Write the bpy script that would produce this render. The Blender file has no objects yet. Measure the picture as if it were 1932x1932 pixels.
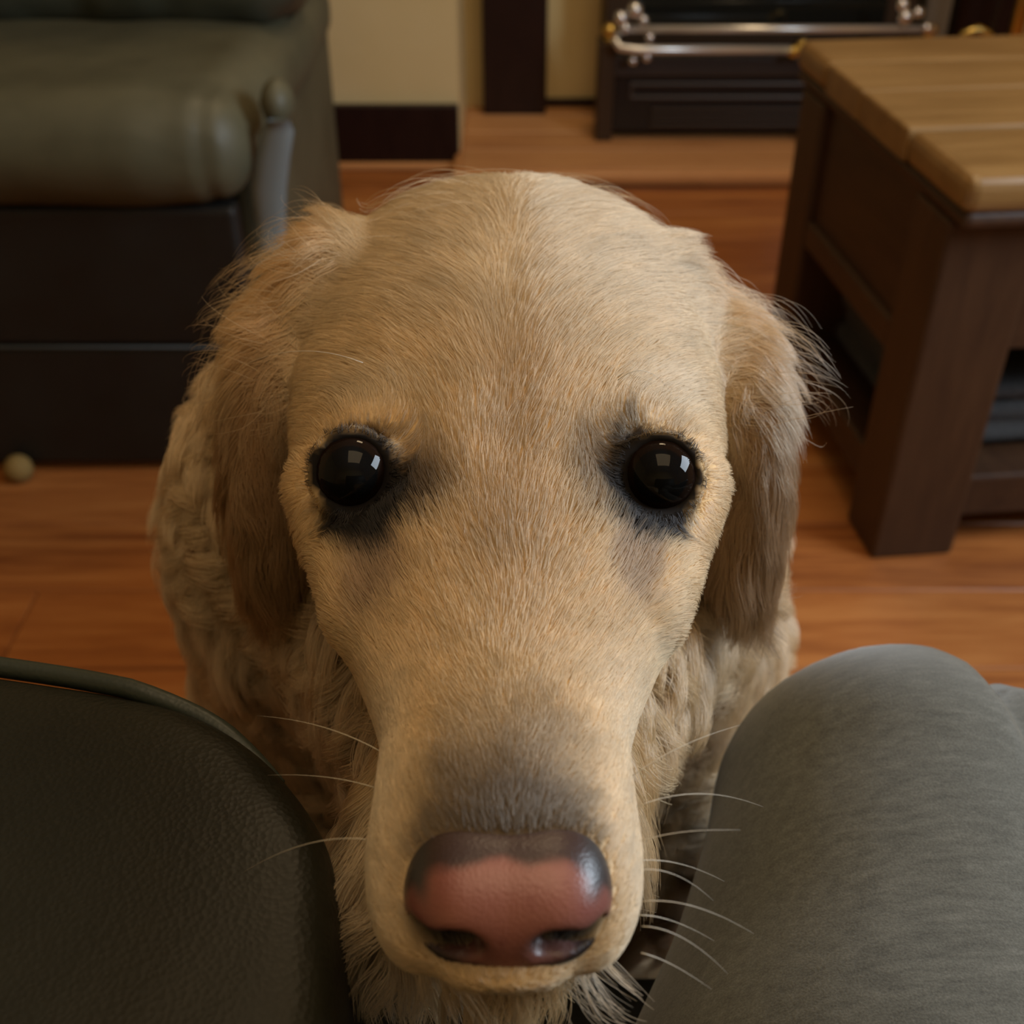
import bpy, bmesh, math, random
import numpy as np
from mathutils import Vector, Matrix, Euler
from mathutils.kdtree import KDTree

random.seed(7)
RNG = np.random.default_rng(11)
S = bpy.context.scene
COL = S.collection

# ------------------------------------------------------------------ camera
CAM_H = 0.84
cam_d = bpy.data.cameras.new('camera')
cam = bpy.data.objects.new('camera', cam_d)
COL.objects.link(cam)
cam.location = (0, 0, CAM_H)
cam.rotation_euler = (math.radians(90 - 36), 0, 0)
cam_d.sensor_width = 36
cam_d.lens = 40.06
cam_d.clip_start = 0.01
cam_d.dof.use_dof = True
cam_d.dof.focus_distance = 0.30
cam_d.dof.aperture_fstop = 15
S.camera = cam

# ------------------------------------------------------------------ light and exposure
S.view_settings.view_transform = 'Standard'
S.view_settings.look = 'None'
S.view_settings.gamma = 1
S.view_settings.use_curve_mapping = False
S.view_settings.exposure = 0.0
w = bpy.data.worlds.new('room_air')
S.world = w
w.use_nodes = True
w.node_tree.nodes['Background'].inputs[0].default_value = (1, .85, .65, 1)
w.node_tree.nodes['Background'].inputs[1].default_value = 0.0


def area(name, loc, target, size, size_y, power, color):
    d = bpy.data.lights.new(name, 'AREA')
    d.shape = 'RECTANGLE'
    d.size, d.size_y = size, size_y
    d.energy = power
    d.color = color
    o = bpy.data.objects.new(name, d)
    COL.objects.link(o)
    o.location = loc
    v = Vector(target) - Vector(loc)
    o.rotation_euler = v.to_track_quat('-Z', 'Y').to_euler()
    return o


area('ceiling_lamp', (0.30, 0.18, 2.38), (0.30, 0.18, 0), 1.2, 1.2, 10.5, (1.0, 0.72, 0.40))
area('pendant_lamp', (0.35, 1.95, 2.25), (0.35, 1.95, 0), 0.4, 0.4, 9.0, (1.0, 0.74, 0.44))
area('television_glow', (1.35, 0.55, 1.20), (0.0, 0.30, 0.62), 0.8, 0.5, 25.0, (0.76, 0.88, 1.0))
S.cycles.adaptive_threshold = .025
S.cycles.max_bounces = 7
S.cycles.diffuse_bounces = 4
S.cycles.glossy_bounces = 3
S.cycles.sample_clamp_indirect = 4

# ------------------------------------------------------------------ helpers
def mat(name, base=(.5, .5, .5), rough=.5, metal=0., spec=.5, coat=0., build=None):
    m = bpy.data.materials.new(name)
    m.use_nodes = True
    nt = m.node_tree
    b = nt.nodes['Principled BSDF']
    b.inputs['Base Color'].default_value = (*base, 1)
    b.inputs['Roughness'].default_value = rough
    b.inputs['Metallic'].default_value = metal
    b.inputs['Specular IOR Level'].default_value = spec
    b.inputs['Coat Weight'].default_value = coat
    if build:
        build(nt, b)
    return m


def N(nt, kind, **kw):
    n = nt.nodes.new(kind)
    for k, v in kw.items():
        if k in n.inputs:
            n.inputs[k].default_value = v
        else:
            setattr(n, k, v)
    return n


def ramp(nt, fac, stops):
    r = nt.nodes.new('ShaderNodeValToRGB')
    e = r.color_ramp.elements
    while len(e) < len(stops):
        e.new(.5)
    for i, (p, c) in enumerate(stops):
        e[i].position = p
        e[i].color = (*c, 1)
    nt.links.new(fac, r.inputs[0])
    return r.outputs[0]


def coords(nt, scale=(1, 1, 1), out='Object'):
    t = nt.nodes.new('ShaderNodeTexCoord')
    mp = nt.nodes.new('ShaderNodeMapping')
    mp.inputs['Scale'].default_value = scale
    nt.links.new(t.outputs[out], mp.inputs[0])
    return mp.outputs[0]


def noise(nt, vec, scale, detail=3, rough=.5, dist=0.):
    n = nt.nodes.new('ShaderNodeTexNoise')
    n.inputs['Scale'].default_value = scale
    n.inputs['Detail'].default_value = detail
    n.inputs['Roughness'].default_value = rough
    n.inputs['Distortion'].default_value = dist
    nt.links.new(vec, n.inputs['Vector'])
    return n.outputs[0]


def bump(nt, b, h, strength, dist=.002):
    n = nt.nodes.new('ShaderNodeBump')
    n.inputs['Strength'].default_value = strength
    n.inputs['Distance'].default_value = dist
    nt.links.new(h, n.inputs['Height'])
    nt.links.new(n.outputs[0], b.inputs['Normal'])


def wood(name, dark, mid, light, rough, along=(1.2, 14, 14), spec=.4):
    def f(nt, b):
        oi = nt.nodes.new('ShaderNodeObjectInfo')
        tc = nt.nodes.new('ShaderNodeTexCoord')
        ad = nt.nodes.new('ShaderNodeVectorMath')
        ml = nt.nodes.new('ShaderNodeVectorMath')
        ml.operation = 'MULTIPLY'
        cb = nt.nodes.new('ShaderNodeCombineXYZ')
        m1 = nt.nodes.new('ShaderNodeMath'); m1.operation = 'MULTIPLY'; m1.inputs[1].default_value = 37
        nt.links.new(oi.outputs['Random'], m1.inputs[0])
        for i in range(3):
            nt.links.new(m1.outputs[0], cb.inputs[i])
        ml.inputs[1].default_value = along
        nt.links.new(tc.outputs['Object'], ml.inputs[0])
        nt.links.new(ml.outputs[0], ad.inputs[0])
        nt.links.new(cb.outputs[0], ad.inputs[1])
        n1 = noise(nt, ad.outputs[0], 2.2, 5, .6, .6)
        n2 = noise(nt, ad.outputs[0], 9, 4, .6)
        mx = nt.nodes.new('ShaderNodeMath'); mx.operation = 'MULTIPLY_ADD'
        mx.inputs[1].default_value = .35
        nt.links.new(n2, mx.inputs[0])
        m3 = nt.nodes.new('ShaderNodeMath'); m3.operation = 'MULTIPLY'; m3.inputs[1].default_value = .65
        nt.links.new(n1, m3.inputs[0])
        nt.links.new(m3.outputs[0], mx.inputs[2])
        m4 = nt.nodes.new('ShaderNodeMath'); m4.operation = 'MULTIPLY_ADD'; m4.inputs[1].default_value = .16
        nt.links.new(oi.outputs['Random'], m4.inputs[0])
        m5 = nt.nodes.new('ShaderNodeMath'); m5.operation = 'SUBTRACT'; m5.inputs[1].default_value = .08
        nt.links.new(mx.outputs[0], m5.inputs[0])
        nt.links.new(m5.outputs[0], m4.inputs[2])
        c = ramp(nt, m4.outputs[0], [(.3, dark), (.5, mid), (.72, light)])
        nt.links.new(c, b.inputs['Base Color'])
        bump(nt, b, n2, .15, .001)
    return mat(name, mid, rough, spec=spec, build=f)


def leather(name, a, c2, rough=.42, scale=700, spec=.5, grain=.10):
    def f(nt, b):
        v = coords(nt)
        vo = nt.nodes.new('ShaderNodeTexVoronoi'); vo.inputs['Scale'].default_value = scale
        nt.links.new(v, vo.inputs['Vector'])
        n1 = noise(nt, v, 9, 4, .6)
        n2 = noise(nt, v, 60, 3, .6)
        col = ramp(nt, n1, [(.3, a), (.7, c2)])
        nt.links.new(col, b.inputs['Base Color'])
        ad = nt.nodes.new('ShaderNodeMath'); ad.operation = 'MULTIPLY_ADD'; ad.inputs[1].default_value = .8
        nt.links.new(n2, ad.inputs[0]); nt.links.new(vo.outputs['Distance'], ad.inputs[2])
        bump(nt, b, ad.outputs[0], grain, .0008)
        rr = nt.nodes.new('ShaderNodeMapRange')
        rr.inputs['To Min'].default_value = rough - .06; rr.inputs['To Max'].default_value = rough + .14
        nt.links.new(n1, rr.inputs[0]); nt.links.new(rr.outputs[0], b.inputs['Roughness'])
    return mat(name, a, rough, spec=spec, build=f)


def link(o, parent=None):
    COL.objects.link(o)
    if parent is not None:
        o.parent = parent
    return o


def mesh_obj(name, verts, faces, m, parent=None, smooth=False, mats=None):
    me = bpy.data.meshes.new(name)
    me.from_pydata([tuple(v) for v in verts], [], [tuple(f) for f in faces])
    if smooth:
        me.polygons.foreach_set('use_smooth', [True] * len(me.polygons))
    me.materials.append(m)
    me.update()
    return link(bpy.data.objects.new(name, me), parent)


def bm_obj(name, bm, m, parent=None, smooth=False, loc=None, rot=None):
    me = bpy.data.meshes.new(name)
    bm.normal_update()
    bm.to_mesh(me)
    bm.free()
    if smooth:
        me.polygons.foreach_set('use_smooth', [True] * len(me.polygons))
    me.materials.append(m)
    o = link(bpy.data.objects.new(name, me), parent)
    if loc is not None:
        o.location = loc
    if rot is not None:
        o.rotation_euler = rot
    return o


def box(name, lo, hi, m, parent=None, bev=.004, seg=2, smooth=False, frame=None):
    """a bevelled box between two corners; its origin is its own centre"""
    lo, hi = Vector(lo), Vector(hi)
    c, d = (lo + hi) / 2, hi - lo
    bm = bmesh.new()
    bmesh.ops.create_cube(bm, size=1)
    for v in bm.verts:
        v.co = Vector((v.co.x * d.x, v.co.y * d.y, v.co.z * d.z))
    if bev > 0:
        bmesh.ops.bevel(bm, geom=bm.edges[:], offset=min(bev, min(d) * .45), segments=seg, affect='EDGES', profile=.5)
    if frame is not None:
        o = bm_obj(name, bm, m, parent, smooth)
        o.matrix_local = frame @ Matrix.Translation(c)
        return o
    return bm_obj(name, bm, m, parent, smooth, c)


def tube(name, pts, r, m, parent=None, n=8, taper=None):
    pts = [Vector(p) for p in pts]
    vs, fs = [], []
    up = Vector((.13, .31, .94))
    for i, p in enumerate(pts):
        t = (pts[min(i + 1, len(pts) - 1)] - pts[max(i - 1, 0)]).normalized()
        a = t.cross(up)
        if a.length < 1e-4:
            a = t.cross(Vector((1, 0, 0)))
        a.normalize()
        b = t.cross(a)
        rr = r * (taper(i / (len(pts) - 1)) if taper else 1)
        for k in range(n):
            an = 2 * math.pi * k / n
            vs.append(p + (a * math.cos(an) + b * math.sin(an)) * rr)
    for i in range(len(pts) - 1):
        for k in range(n):
            fs.append((i * n + k, i * n + (k + 1) % n, (i + 1) * n + (k + 1) % n, (i + 1) * n + k))
    fs.append(tuple(range(n))[::-1])
    fs.append(tuple((len(pts) - 1) * n + k for k in range(n)))
    return mesh_obj(name, vs, fs, m, parent, True)


def lathe(name, prof, loc, m, parent=None, n=20, rot=None):
    vs, fs = [], []
    for r, z in prof:
        for k in range(n):
            a = 2 * math.pi * k / n
            vs.append((r * math.cos(a), r * math.sin(a), z))
    for i in range(len(prof) - 1):
        for k in range(n):
            fs.append((i * n + k, i * n + (k + 1) % n, (i + 1) * n + (k + 1) % n, (i + 1) * n + k))
    o = mesh_obj(name, vs, fs, m, parent, True)
    o.location = loc
    if rot:
        o.rotation_euler = rot
    return o


def ball(name, r, loc, m, parent=None, sc=(1, 1, 1), seg=16):
    bm = bmesh.new()
    bmesh.ops.create_uvsphere(bm, u_segments=seg, v_segments=seg * 2 // 3, radius=r)
    for v in bm.verts:
        v.co = Vector((v.co.x * sc[0], v.co.y * sc[1], v.co.z * sc[2]))
    return bm_obj(name, bm, m, parent, True, loc)


def thing(name, label, cat, loc=(0, 0, 0), group=None):
    o = bpy.data.objects.new(name, None)
    COL.objects.link(o)
    o.empty_display_size = .05
    o.location = loc
    o['label'] = label
    o['category'] = cat
    if group:
        o['group'] = group
    return o


def under(root, *objs):
    """parent objects built in world space under a root Empty that has only a location"""
    for o in objs:
        o.parent = root
        o.location = Vector(o.location) - root.location


def struct(o, label=None):
    o['kind'] = 'structure'
    if label:
        o['label'] = label
    return o


# ---- implicit surfaces: smooth unions on a rectilinear grid, meshed by surface nets
def smin(a, b, k):
    h = np.clip(.5 + .5 * (b - a) / k, 0, 1)
    return b + (a - b) * h - k * h * (1 - h)


def smax(a, b, k):
    return -smin(-a, -b, k)


def ell(X, Y, Z, c, r, R=None):
    x, y, z = X - c[0], Y - c[1], Z - c[2]
    if R is not None:
        x, y, z = (R[0][0] * x + R[1][0] * y + R[2][0] * z,
                   R[0][1] * x + R[1][1] * y + R[2][1] * z,
                   R[0][2] * x + R[1][2] * y + R[2][2] * z)
    k0 = np.sqrt((x / r[0]) ** 2 + (y / r[1]) ** 2 + (z / r[2]) ** 2)
    k1 = np.sqrt((x / r[0] ** 2) ** 2 + (y / r[1] ** 2) ** 2 + (z / r[2] ** 2) ** 2) + 1e-9
    return k0 * (k0 - 1) / k1


def cone(X, Y, Z, a, b, ra, rb):
    a, b = np.array(a, float), np.array(b, float)
    d = b - a
    t = np.clip(((X - a[0]) * d[0] + (Y - a[1]) * d[1] + (Z - a[2]) * d[2]) / (d @ d), 0, 1)
    q = np.sqrt((X - a[0] - t * d[0]) ** 2 + (Y - a[1] - t * d[1]) ** 2 + (Z - a[2] - t * d[2]) ** 2)
    return q - (ra + (rb - ra) * t)


def surface_nets(f, ax, ay, az, keep=False):
    nx, ny, nz = len(ax), len(ay), len(az)
    X, Y, Z = np.meshgrid(ax, ay, az, indexing='ij')
    F = f(X, Y, Z).astype(np.float64)
    ins = F < 0
    acc = np.zeros((nx - 1, ny - 1, nz - 1, 3))
    cnt = np.zeros((nx - 1, ny - 1, nz - 1))
    A = (ax, ay, az)
    quads = []
    for d in range(3):
        sl0 = [slice(None)] * 3; sl1 = [slice(None)] * 3
        sl0[d] = slice(0, -1); sl1[d] = slice(1, None)
        cr = ins[tuple(sl0)] != ins[tuple(sl1)]
        idx = np.argwhere(cr)
        i0 = idx; i1 = idx.copy(); i1[:, d] += 1
        f0 = F[i0[:, 0], i0[:, 1], i0[:, 2]]; f1 = F[i1[:, 0], i1[:, 1], i1[:, 2]]
        t = f0 / (f0 - f1)
        P = np.stack([A[k][i0[:, k]] for k in range(3)], 1)
        P[:, d] += t * (A[d][i1[:, d]] - A[d][i0[:, d]])
        e1, e2 = (d + 1) % 3, (d + 2) % 3
        cells = []
        for o1, o2 in ((-1, -1), (0, -1), (0, 0), (-1, 0)):
            c = idx.copy(); c[:, e1] += o1; c[:, e2] += o2
            ok = np.ones(len(c), bool)
            for k, n in ((0, nx - 1), (1, ny - 1), (2, nz - 1)):
                ok &= (c[:, k] >= 0) & (c[:, k] < n)
            cc = c[ok]
            np.add.at(acc, (cc[:, 0], cc[:, 1], cc[:, 2]), P[ok])
            np.add.at(cnt, (cc[:, 0], cc[:, 1], cc[:, 2]), 1)
            cells.append((c, ok))
        allok = cells[0][1] & cells[1][1] & cells[2][1] & cells[3][1]
        q = np.stack([c[allok] for c, _ in cells], 1)
        flip = ~(f0 < 0)[allok]
        q[flip] = q[flip][:, ::-1]
        quads.append(q)
    act = cnt > 0
    num = -np.ones(cnt.shape, np.int64)
    num[act] = np.arange(act.sum())
    V = acc[act] / cnt[act][:, None]
    Q = np.concatenate(quads)
    Q = num[Q[..., 0], Q[..., 1], Q[..., 2]]
    return (V, Q, F) if keep else (V, Q)


def grad(f, P, e=4e-4):
    g = np.zeros_like(P)
    for d in range(3):
        a = P.copy(); b = P.copy()
        a[:, d] += e; b[:, d] -= e
        g[:, d] = f(a[:, 0], a[:, 1], a[:, 2]) - f(b[:, 0], b[:, 1], b[:, 2])
    return g / (np.linalg.norm(g, axis=1)[:, None] + 1e-12)


def np_mesh(name, V, Q, m, parent=None, colors=None):
    me = bpy.data.meshes.new(name)
    n = Q.shape[1]
    me.vertices.add(len(V))
    me.vertices.foreach_set('co', V.astype(np.float32).ravel())
    me.loops.add(Q.size)
    me.loops.foreach_set('vertex_index', Q.astype(np.int32).ravel())
    me.polygons.add(len(Q))
    me.polygons.foreach_set('loop_start', np.arange(0, Q.size, n, dtype=np.int32))
    me.polygons.foreach_set('use_smooth', np.ones(len(Q), bool))
    me.update(calc_edges=True)
    me.validate()
    if colors is not None:
        at = me.attributes.new('col', 'FLOAT_COLOR', 'POINT')
        at.data.foreach_set('color', np.concatenate([colors, np.ones((len(colors), 1))], 1).astype(np.float32).ravel())
    me.materials.append(m)
    return link(bpy.data.objects.new(name, me), parent)


def axis(*segs):
    """(start, stop, step) runs joined into one monotone axis"""
    out = []
    for a, b, h in segs:
        out.append(np.arange(a, b - h * .25, h))
    return np.unique(np.round(np.concatenate(out), 6))


_lat = RNG.random((40, 40, 40))


def vnoise(P, scale, seed=0):
    """smooth value noise in [-1, 1] at points P (metres), 'scale' cells per metre"""
    q = P * scale + seed * 7.31
    i = np.floor(q).astype(int)
    f = q - i
    f = f * f * (3 - 2 * f)
    r = 0
    for dx in (0, 1):
        for dy in (0, 1):
            for dz in (0, 1):
                wgt = (f[:, 0] if dx else 1 - f[:, 0]) * (f[:, 1] if dy else 1 - f[:, 1]) * (f[:, 2] if dz else 1 - f[:, 2])
                r = r + wgt * _lat[(i[:, 0] + dx) % 40, (i[:, 1] + dy) % 40, (i[:, 2] + dz) % 40]
    return r * 2 - 1


def smooth01(x, a, b):
    t = np.clip((x - a) / (b - a), 0, 1)
    return t * t * (3 - 2 * t)


# ------------------------------------------------------------------ materials
M_floor = wood('floor_wood', (.17, .046, .012), (.36, .125, .032), (.50, .21, .062), .36, (1.0, 13, 13))
M_hearth = wood('hearth_wood', (.42, .19, .075), (.55, .27, .11), (.64, .34, .15), .40, (1.2, 10, 10))
M_bead = wood('bead_wood', (.44, .19, .06), (.58, .27, .10), (.66, .33, .13), .35, (1.2, 10, 10))
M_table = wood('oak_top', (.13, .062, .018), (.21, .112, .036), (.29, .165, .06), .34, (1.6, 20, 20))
M_tside_shade = wood('oak_side_shade', (.034, .014, .006), (.050, .022, .009), (.068, .031, .013), .5, (14, 2, 14))  # oak darkened so its colour carries the shade on the table sides
M_tleg_shade = wood('oak_leg_shade', (.034, .014, .006), (.050, .022, .009), (.068, .031, .013), .5, (14, 14, 2))  # same darkened oak, shade of the legs put into the colour
M_dark = wood('dark_wood', (.010, .003, .003), (.017, .006, .005), (.026, .010, .008), .38, (10, 10, 1.5))
M_arm = leather('green_black_leather', (.0075, .008, .005), (.019, .018, .0105), .40, spec=.28, grain=.15)
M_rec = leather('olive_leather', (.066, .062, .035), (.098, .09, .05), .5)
M_recshade = leather('shaded_leather', (.006, .005, .004), (.010, .009, .007), .5)  # near-black leather colour carries the shade below the seat roll
M_cush = leather('crumpled_leather', (.028, .030, .019), (.05, .053, .034), .45)
M_seat = leather('seat_leather', (.018, .018, .013), (.028, .027, .019), .5)
M_piping = leather('piping_leather', (.026, .034, .026), (.04, .05, .037), .4)


def _plaster(nt, b):
    v = coords(nt)
    n1 = noise(nt, v, 2.5, 4, .6)
    n2 = noise(nt, v, 90, 3, .6)
    c = ramp(nt, n1, [(.3, (.72, .56, .27)), (.7, (.78, .62, .33))])
    nt.links.new(c, b.inputs['Base Color'])
    bump(nt, b, n2, .12, .002)


M_wall = mat('cream_plaster', (.64, .53, .29), .85, build=_plaster)
M_ceil = mat('white_ceiling', (.75, .72, .66), .9)
M_chrome = mat('chrome', (.88, .87, .84), .30, .75)
M_brass = mat('brass', (.80, .58, .18), .32, 1)
M_black = mat('black_enamel', (.012, .011, .011), .3)
M_bronze = mat('bronze_metal', (.06, .036, .02), .45, .4)
M_slot = mat('grey_trim', (.10, .085, .075), .4, .5)
M_glass = mat('smoked_glass', (.012, .014, .013), .08, spec=.5)
M_crystal = mat('clear_crystal', (.9, .92, .93), .04)
M_crystal.node_tree.nodes['Principled BSDF'].inputs['Transmission Weight'].default_value = .75
M_bead2 = mat('bright_chrome', (.85, .86, .87), .12, .9)
M_stone = mat('grey_stone', (.20, .165, .125), .7)
M_plastic = mat('grey_lever', (.17, .19, .19), .35)


def _knit(nt, b):
    v = coords(nt, (1, 1, 1))
    st = nt.nodes.new('ShaderNodeMapping')
    st.inputs['Rotation'].default_value = (0, 0, math.radians(-62))
    st.inputs['Scale'].default_value = (70, 330, 330)
    nt.links.new(v, st.inputs[0])
    n1 = noise(nt, st.outputs[0], 1, 3, .65)
    n2 = noise(nt, v, 1500, 2, .5)
    n3 = noise(nt, v, 14, 3, .5)
    mx = nt.nodes.new('ShaderNodeMath'); mx.operation = 'MULTIPLY_ADD'; mx.inputs[1].default_value = .45
    nt.links.new(n2, mx.inputs[0])
    m2 = nt.nodes.new('ShaderNodeMath'); m2.operation = 'MULTIPLY_ADD'; m2.inputs[1].default_value = .45
    nt.links.new(n1, m2.inputs[0])
    m3 = nt.nodes.new('ShaderNodeMath'); m3.operation = 'MULTIPLY'; m3.inputs[1].default_value = .1
    nt.links.new(n3, m3.inputs[0])
    nt.links.new(m3.outputs[0], m2.inputs[2])
    nt.links.new(m2.outputs[0], mx.inputs[2])
    c = ramp(nt, mx.outputs[0], [(.30, (.050, .050, .041)), (.52, (.104, .106, .091)), (.72, (.165, .167, .148))])
    nt.links.new(c, b.inputs['Base Color'])
    b.inputs['Sheen Weight'].default_value = .35
    b.inputs['Sheen Roughness'].default_value = .5
    bump(nt, b, mx.outputs[0], .35, .0006)


M_knit = mat('heather_grey_jersey', (.18, .18, .16), .9, spec=.15, build=_knit)
M_sock = mat('dark_sock', (.03, .03, .035), .9)


def _blanket(nt, b):
    v = coords(nt)
    n1 = noise(nt, v, 240, 3, .6)
    c = ramp(nt, n1, [(.3, (.035, .036, .038)), (.7, (.065, .066, .068))])
    nt.links.new(c, b.inputs['Base Color'])
    bump(nt, b, n1, .4, .002)


M_blanket = mat('charcoal_fleece', (.05, .05, .052), .9, build=_blanket)

# ------------------------------------------------------------------ the room
X0, X1, Y0, Y1, ZC = -2.3, 2.6, -1.3, 2.755, 2.42
floor = struct(mesh_obj('floor', [(X0, Y0, -.012), (X1, Y0, -.012), (X1, Y1, -.012), (X0, Y1, -.012)], [(0, 1, 2, 3)], M_dark),
               'warm brown wooden floorboards running across the room')
plank_mesh = {}


def plank_data(key, dx, dy, dz, m, bev=.0022):
    if key not in plank_mesh:
        bm = bmesh.new()
        bmesh.ops.create_cube(bm, size=1)
        for v in bm.verts:
            v.co = Vector((v.co.x * dx, v.co.y * dy, v.co.z * dz))
        bmesh.ops.bevel(bm, geom=[e for e in bm.edges if e.verts[0].co.z > 0 and e.verts[1].co.z > 0],
                        offset=bev, segments=1, affect='EDGES')
        me = bpy.data.meshes.new('floor_plank')
        bm.to_mesh(me); bm.free()
        me.materials.append(m)
        plank_mesh[key] = me
    return plank_mesh[key]


PW = .128
y = Y0
row = 0
while y < Y1:
    x = X0 - random.uniform(0, 1.1)
    while x < X1:
        L = random.choice((1.2, 1.5, 1.8))
        x0, x1 = max(x, X0), min(x + L, X1)
        y1 = min(y + PW, Y1)
        if x1 - x0 > .03:
            me = plank_data((round(x1 - x0, 3), round(y1 - y, 3)), x1 - x0 - .0012, y1 - y - .0012, .012, M_floor)
            o = link(bpy.data.objects.new('floor_plank', me), floor)
            o.location = ((x0 + x1) / 2, (y + y1) / 2, -.006)
        x += L
    y += PW
    row += 1

wy = 2.43                      # the near stretch of back wall on the left
wall_back = struct(box('wall_back', (X0, Y1, -.01), (X1, Y1 + .1, ZC), M_wall, bev=0), 'cream back wall behind the fireplace')
wall_near = struct(box('wall_return', (X0, wy, -.01), (-.110, Y1 + .05, ZC), M_wall, bev=0), 'cream wall stretch left of the dark wooden post')
struct(box('wall_left', (X0 - .1, Y0, -.01), (X0, Y1, ZC), M_wall, bev=0))
struct(box('wall_right', (X1, Y0, -.01), (X1 + .1, Y1, ZC), M_wall, bev=0))
struct(box('wall_front', (X0, Y0 - .1, -.01), (X1, Y0, ZC), M_wall, bev=0))
struct(box('ceiling', (X0, Y0, ZC), (X1, Y1, ZC + .1), M_ceil, bev=0))
struct(box('baseboard_left', (X0, wy - .022, .0), (-.112, wy, .132), M_dark, bev=.004), 'tall dark brown skirting board under the left cream wall')
struct(box('trim_1', (X0, wy - .040, .0), (-.112, wy - .022, .016), M_bead, bev=.006, seg=3), 'thin wooden bead along the foot of the dark skirting')
struct(box('baseboard_back', (.05, Y1 - .014, .03), (1.9, Y1, .05), M_dark, bev=.003), 'thin dark skirting strip behind the hearth')

# raised wooden hearth in the recess right of the wall return
hearth = struct(box('trim_2', (-.108, 2.30, 0), (1.9, Y1, .012), M_dark, bev=0), 'raised wooden hearth platform')
for i, (ya, yb) in enumerate(((2.318, 2.44), (2.442, 2.56), (2.562, 2.68), (2.682, 2.754))):
    for xa, xb in ((-.106, .62), (.622, 1.3), (1.302, 1.9)):
        me = plank_data(('h', round(xb - xa, 3), round(yb - ya, 3)), xb - xa, yb - ya, .018, M_hearth)
        o = link(bpy.data.objects.new('hearth_board', me), hearth)
        o.location = Vector(((xa + xb) / 2, (ya + yb) / 2, .021)) - hearth.location
o = box('nosing', (-.108, 2.292, .002), (1.9, 2.319, .031), M_bead, bev=.010, seg=3)
under(hearth, o)
o = box('nosing', (-.122, 2.292, .002), (-.106, 2.754, .031), M_bead, bev=.007, seg=3)
under(hearth, o)

# dark wooden fire surround: two legs and a mantel beam
ms = thing('fire_surround', 'very dark wooden fire surround, its broad upright post in front of the cream wall', 'fireplace', (.7, 2.70, .03))
under(ms, box('post', (-.0665, 2.684, .03), (.079, Y1 - .003, 1.12), M_dark, bev=.006),
      box('post', (.985, 2.684, .03), (1.13, Y1 - .003, 1.12), M_dark, bev=.006),
      box('mantel_beam', (-.10, 2.60, 1.12), (1.165, Y1 - .003, 1.20), M_dark, bev=.008))

# the fire: black enamel box with slots, rails and glass
fr = thing('electric_fire', 'black enamelled fire with chrome rails and brass knobs standing on the hearth', 'heater', (.54, 2.62, .03))
fp = []
fy = 2.50
fp.append(box('body', (.215, fy + .012, .045), (.86, 2.74, .205), M_black, bev=.006))
fp.append(box('back_panel', (.20, 2.60, .205), (.865, 2.74, .62), M_bronze, bev=.004))
gl = box('glass_panel', (.27, 2.594, .235), (.80, 2.602, .58), M_glass, bev=.002)
fp.append(gl)
for xa in (.182, .848):
    fp.append(box('side_post', (xa, fy - .006, .03), (xa + .036, 2.56, .235), M_bronze, bev=.004))
fp.append(box('top_ledge', (.215, fy - .002, .165), (.85, 2.60, .208), mat('dark_grey_ledge', (.05, .043, .04), .35, .3), bev=.006))
zz = ((.258, .128), (.258, .160))
for za in (.118, .146):
    fp.append(box('slot_trim', (.255, fy + .004, za), (.84, fy + .016, za + .006), M_slot, bev=.002))
fp.append(box('slot_trim', (.252, fy + .004, .118), (.258, fy + .016, .152), M_slot, bev=.002))
for k in range(3):
    fp.append(box('grille_bar', (.30, fy + .002, .060 + k * .016), (.80, fy + .014, .066 + k * .016), M_bronze, bev=.002))
fp.append(tube('rail', [(.235, fy - .02, .266), (.866, fy - .02, .266)], .0075, M_chrome, n=12))
fp.append(tube('rail', [(.222, fy - .02, .262), (.212, fy - .03, .246), (.222, fy - .035, .233), (.26, fy - .035, .229), (.575, fy - .035, .229)], .0085, M_chrome, n=12))
for x, z, r in ((.222, .29, .014), (.25, .305, .016), (.268, .286, .010), (.232, .27, .011), (.283, .252, .009), (.28, .212, .009), (.252, .206, .009),
                (.80, .292, .015), (.825, .30, .011), (.79, .315, .013), (.850, .27, .010)):
    fp.append(ball('glass_bead', r, (x, fy - .03, z), M_bead2, seg=14))
for x in (.205,):
    fp.append(lathe('brass_knob', [(0, 0), (.012, 0), (.013, .006), (.007, .010), (.017, .018), (.018, .026), (.010, .034), (0, .036)], (x, fy + .01, .235), M_brass))
fp.append(lathe('brass_knob', [(0, 0), (.012, 0), (.013, .006), (.007, .010), (.017, .018), (.018, .026), (.010, .034), (0, .036)], (.868, fy + .01, .235), M_brass))
fp.append(lathe('brass_fitting', [(0, -.022), (.008, -.022), (.013, -.012), (.010, -.004), (.018, .006), (.016, .018), (.006, .026), (0, .026)], (.592, fy - .035, .229), M_brass, rot=(0, math.radians(70), 0)))
fp.append(tube('rail_bracket', [(.592, fy - .035, .229), (.592, fy + .03, .19)], .006, M_brass))
under(fr, *fp)

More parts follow.
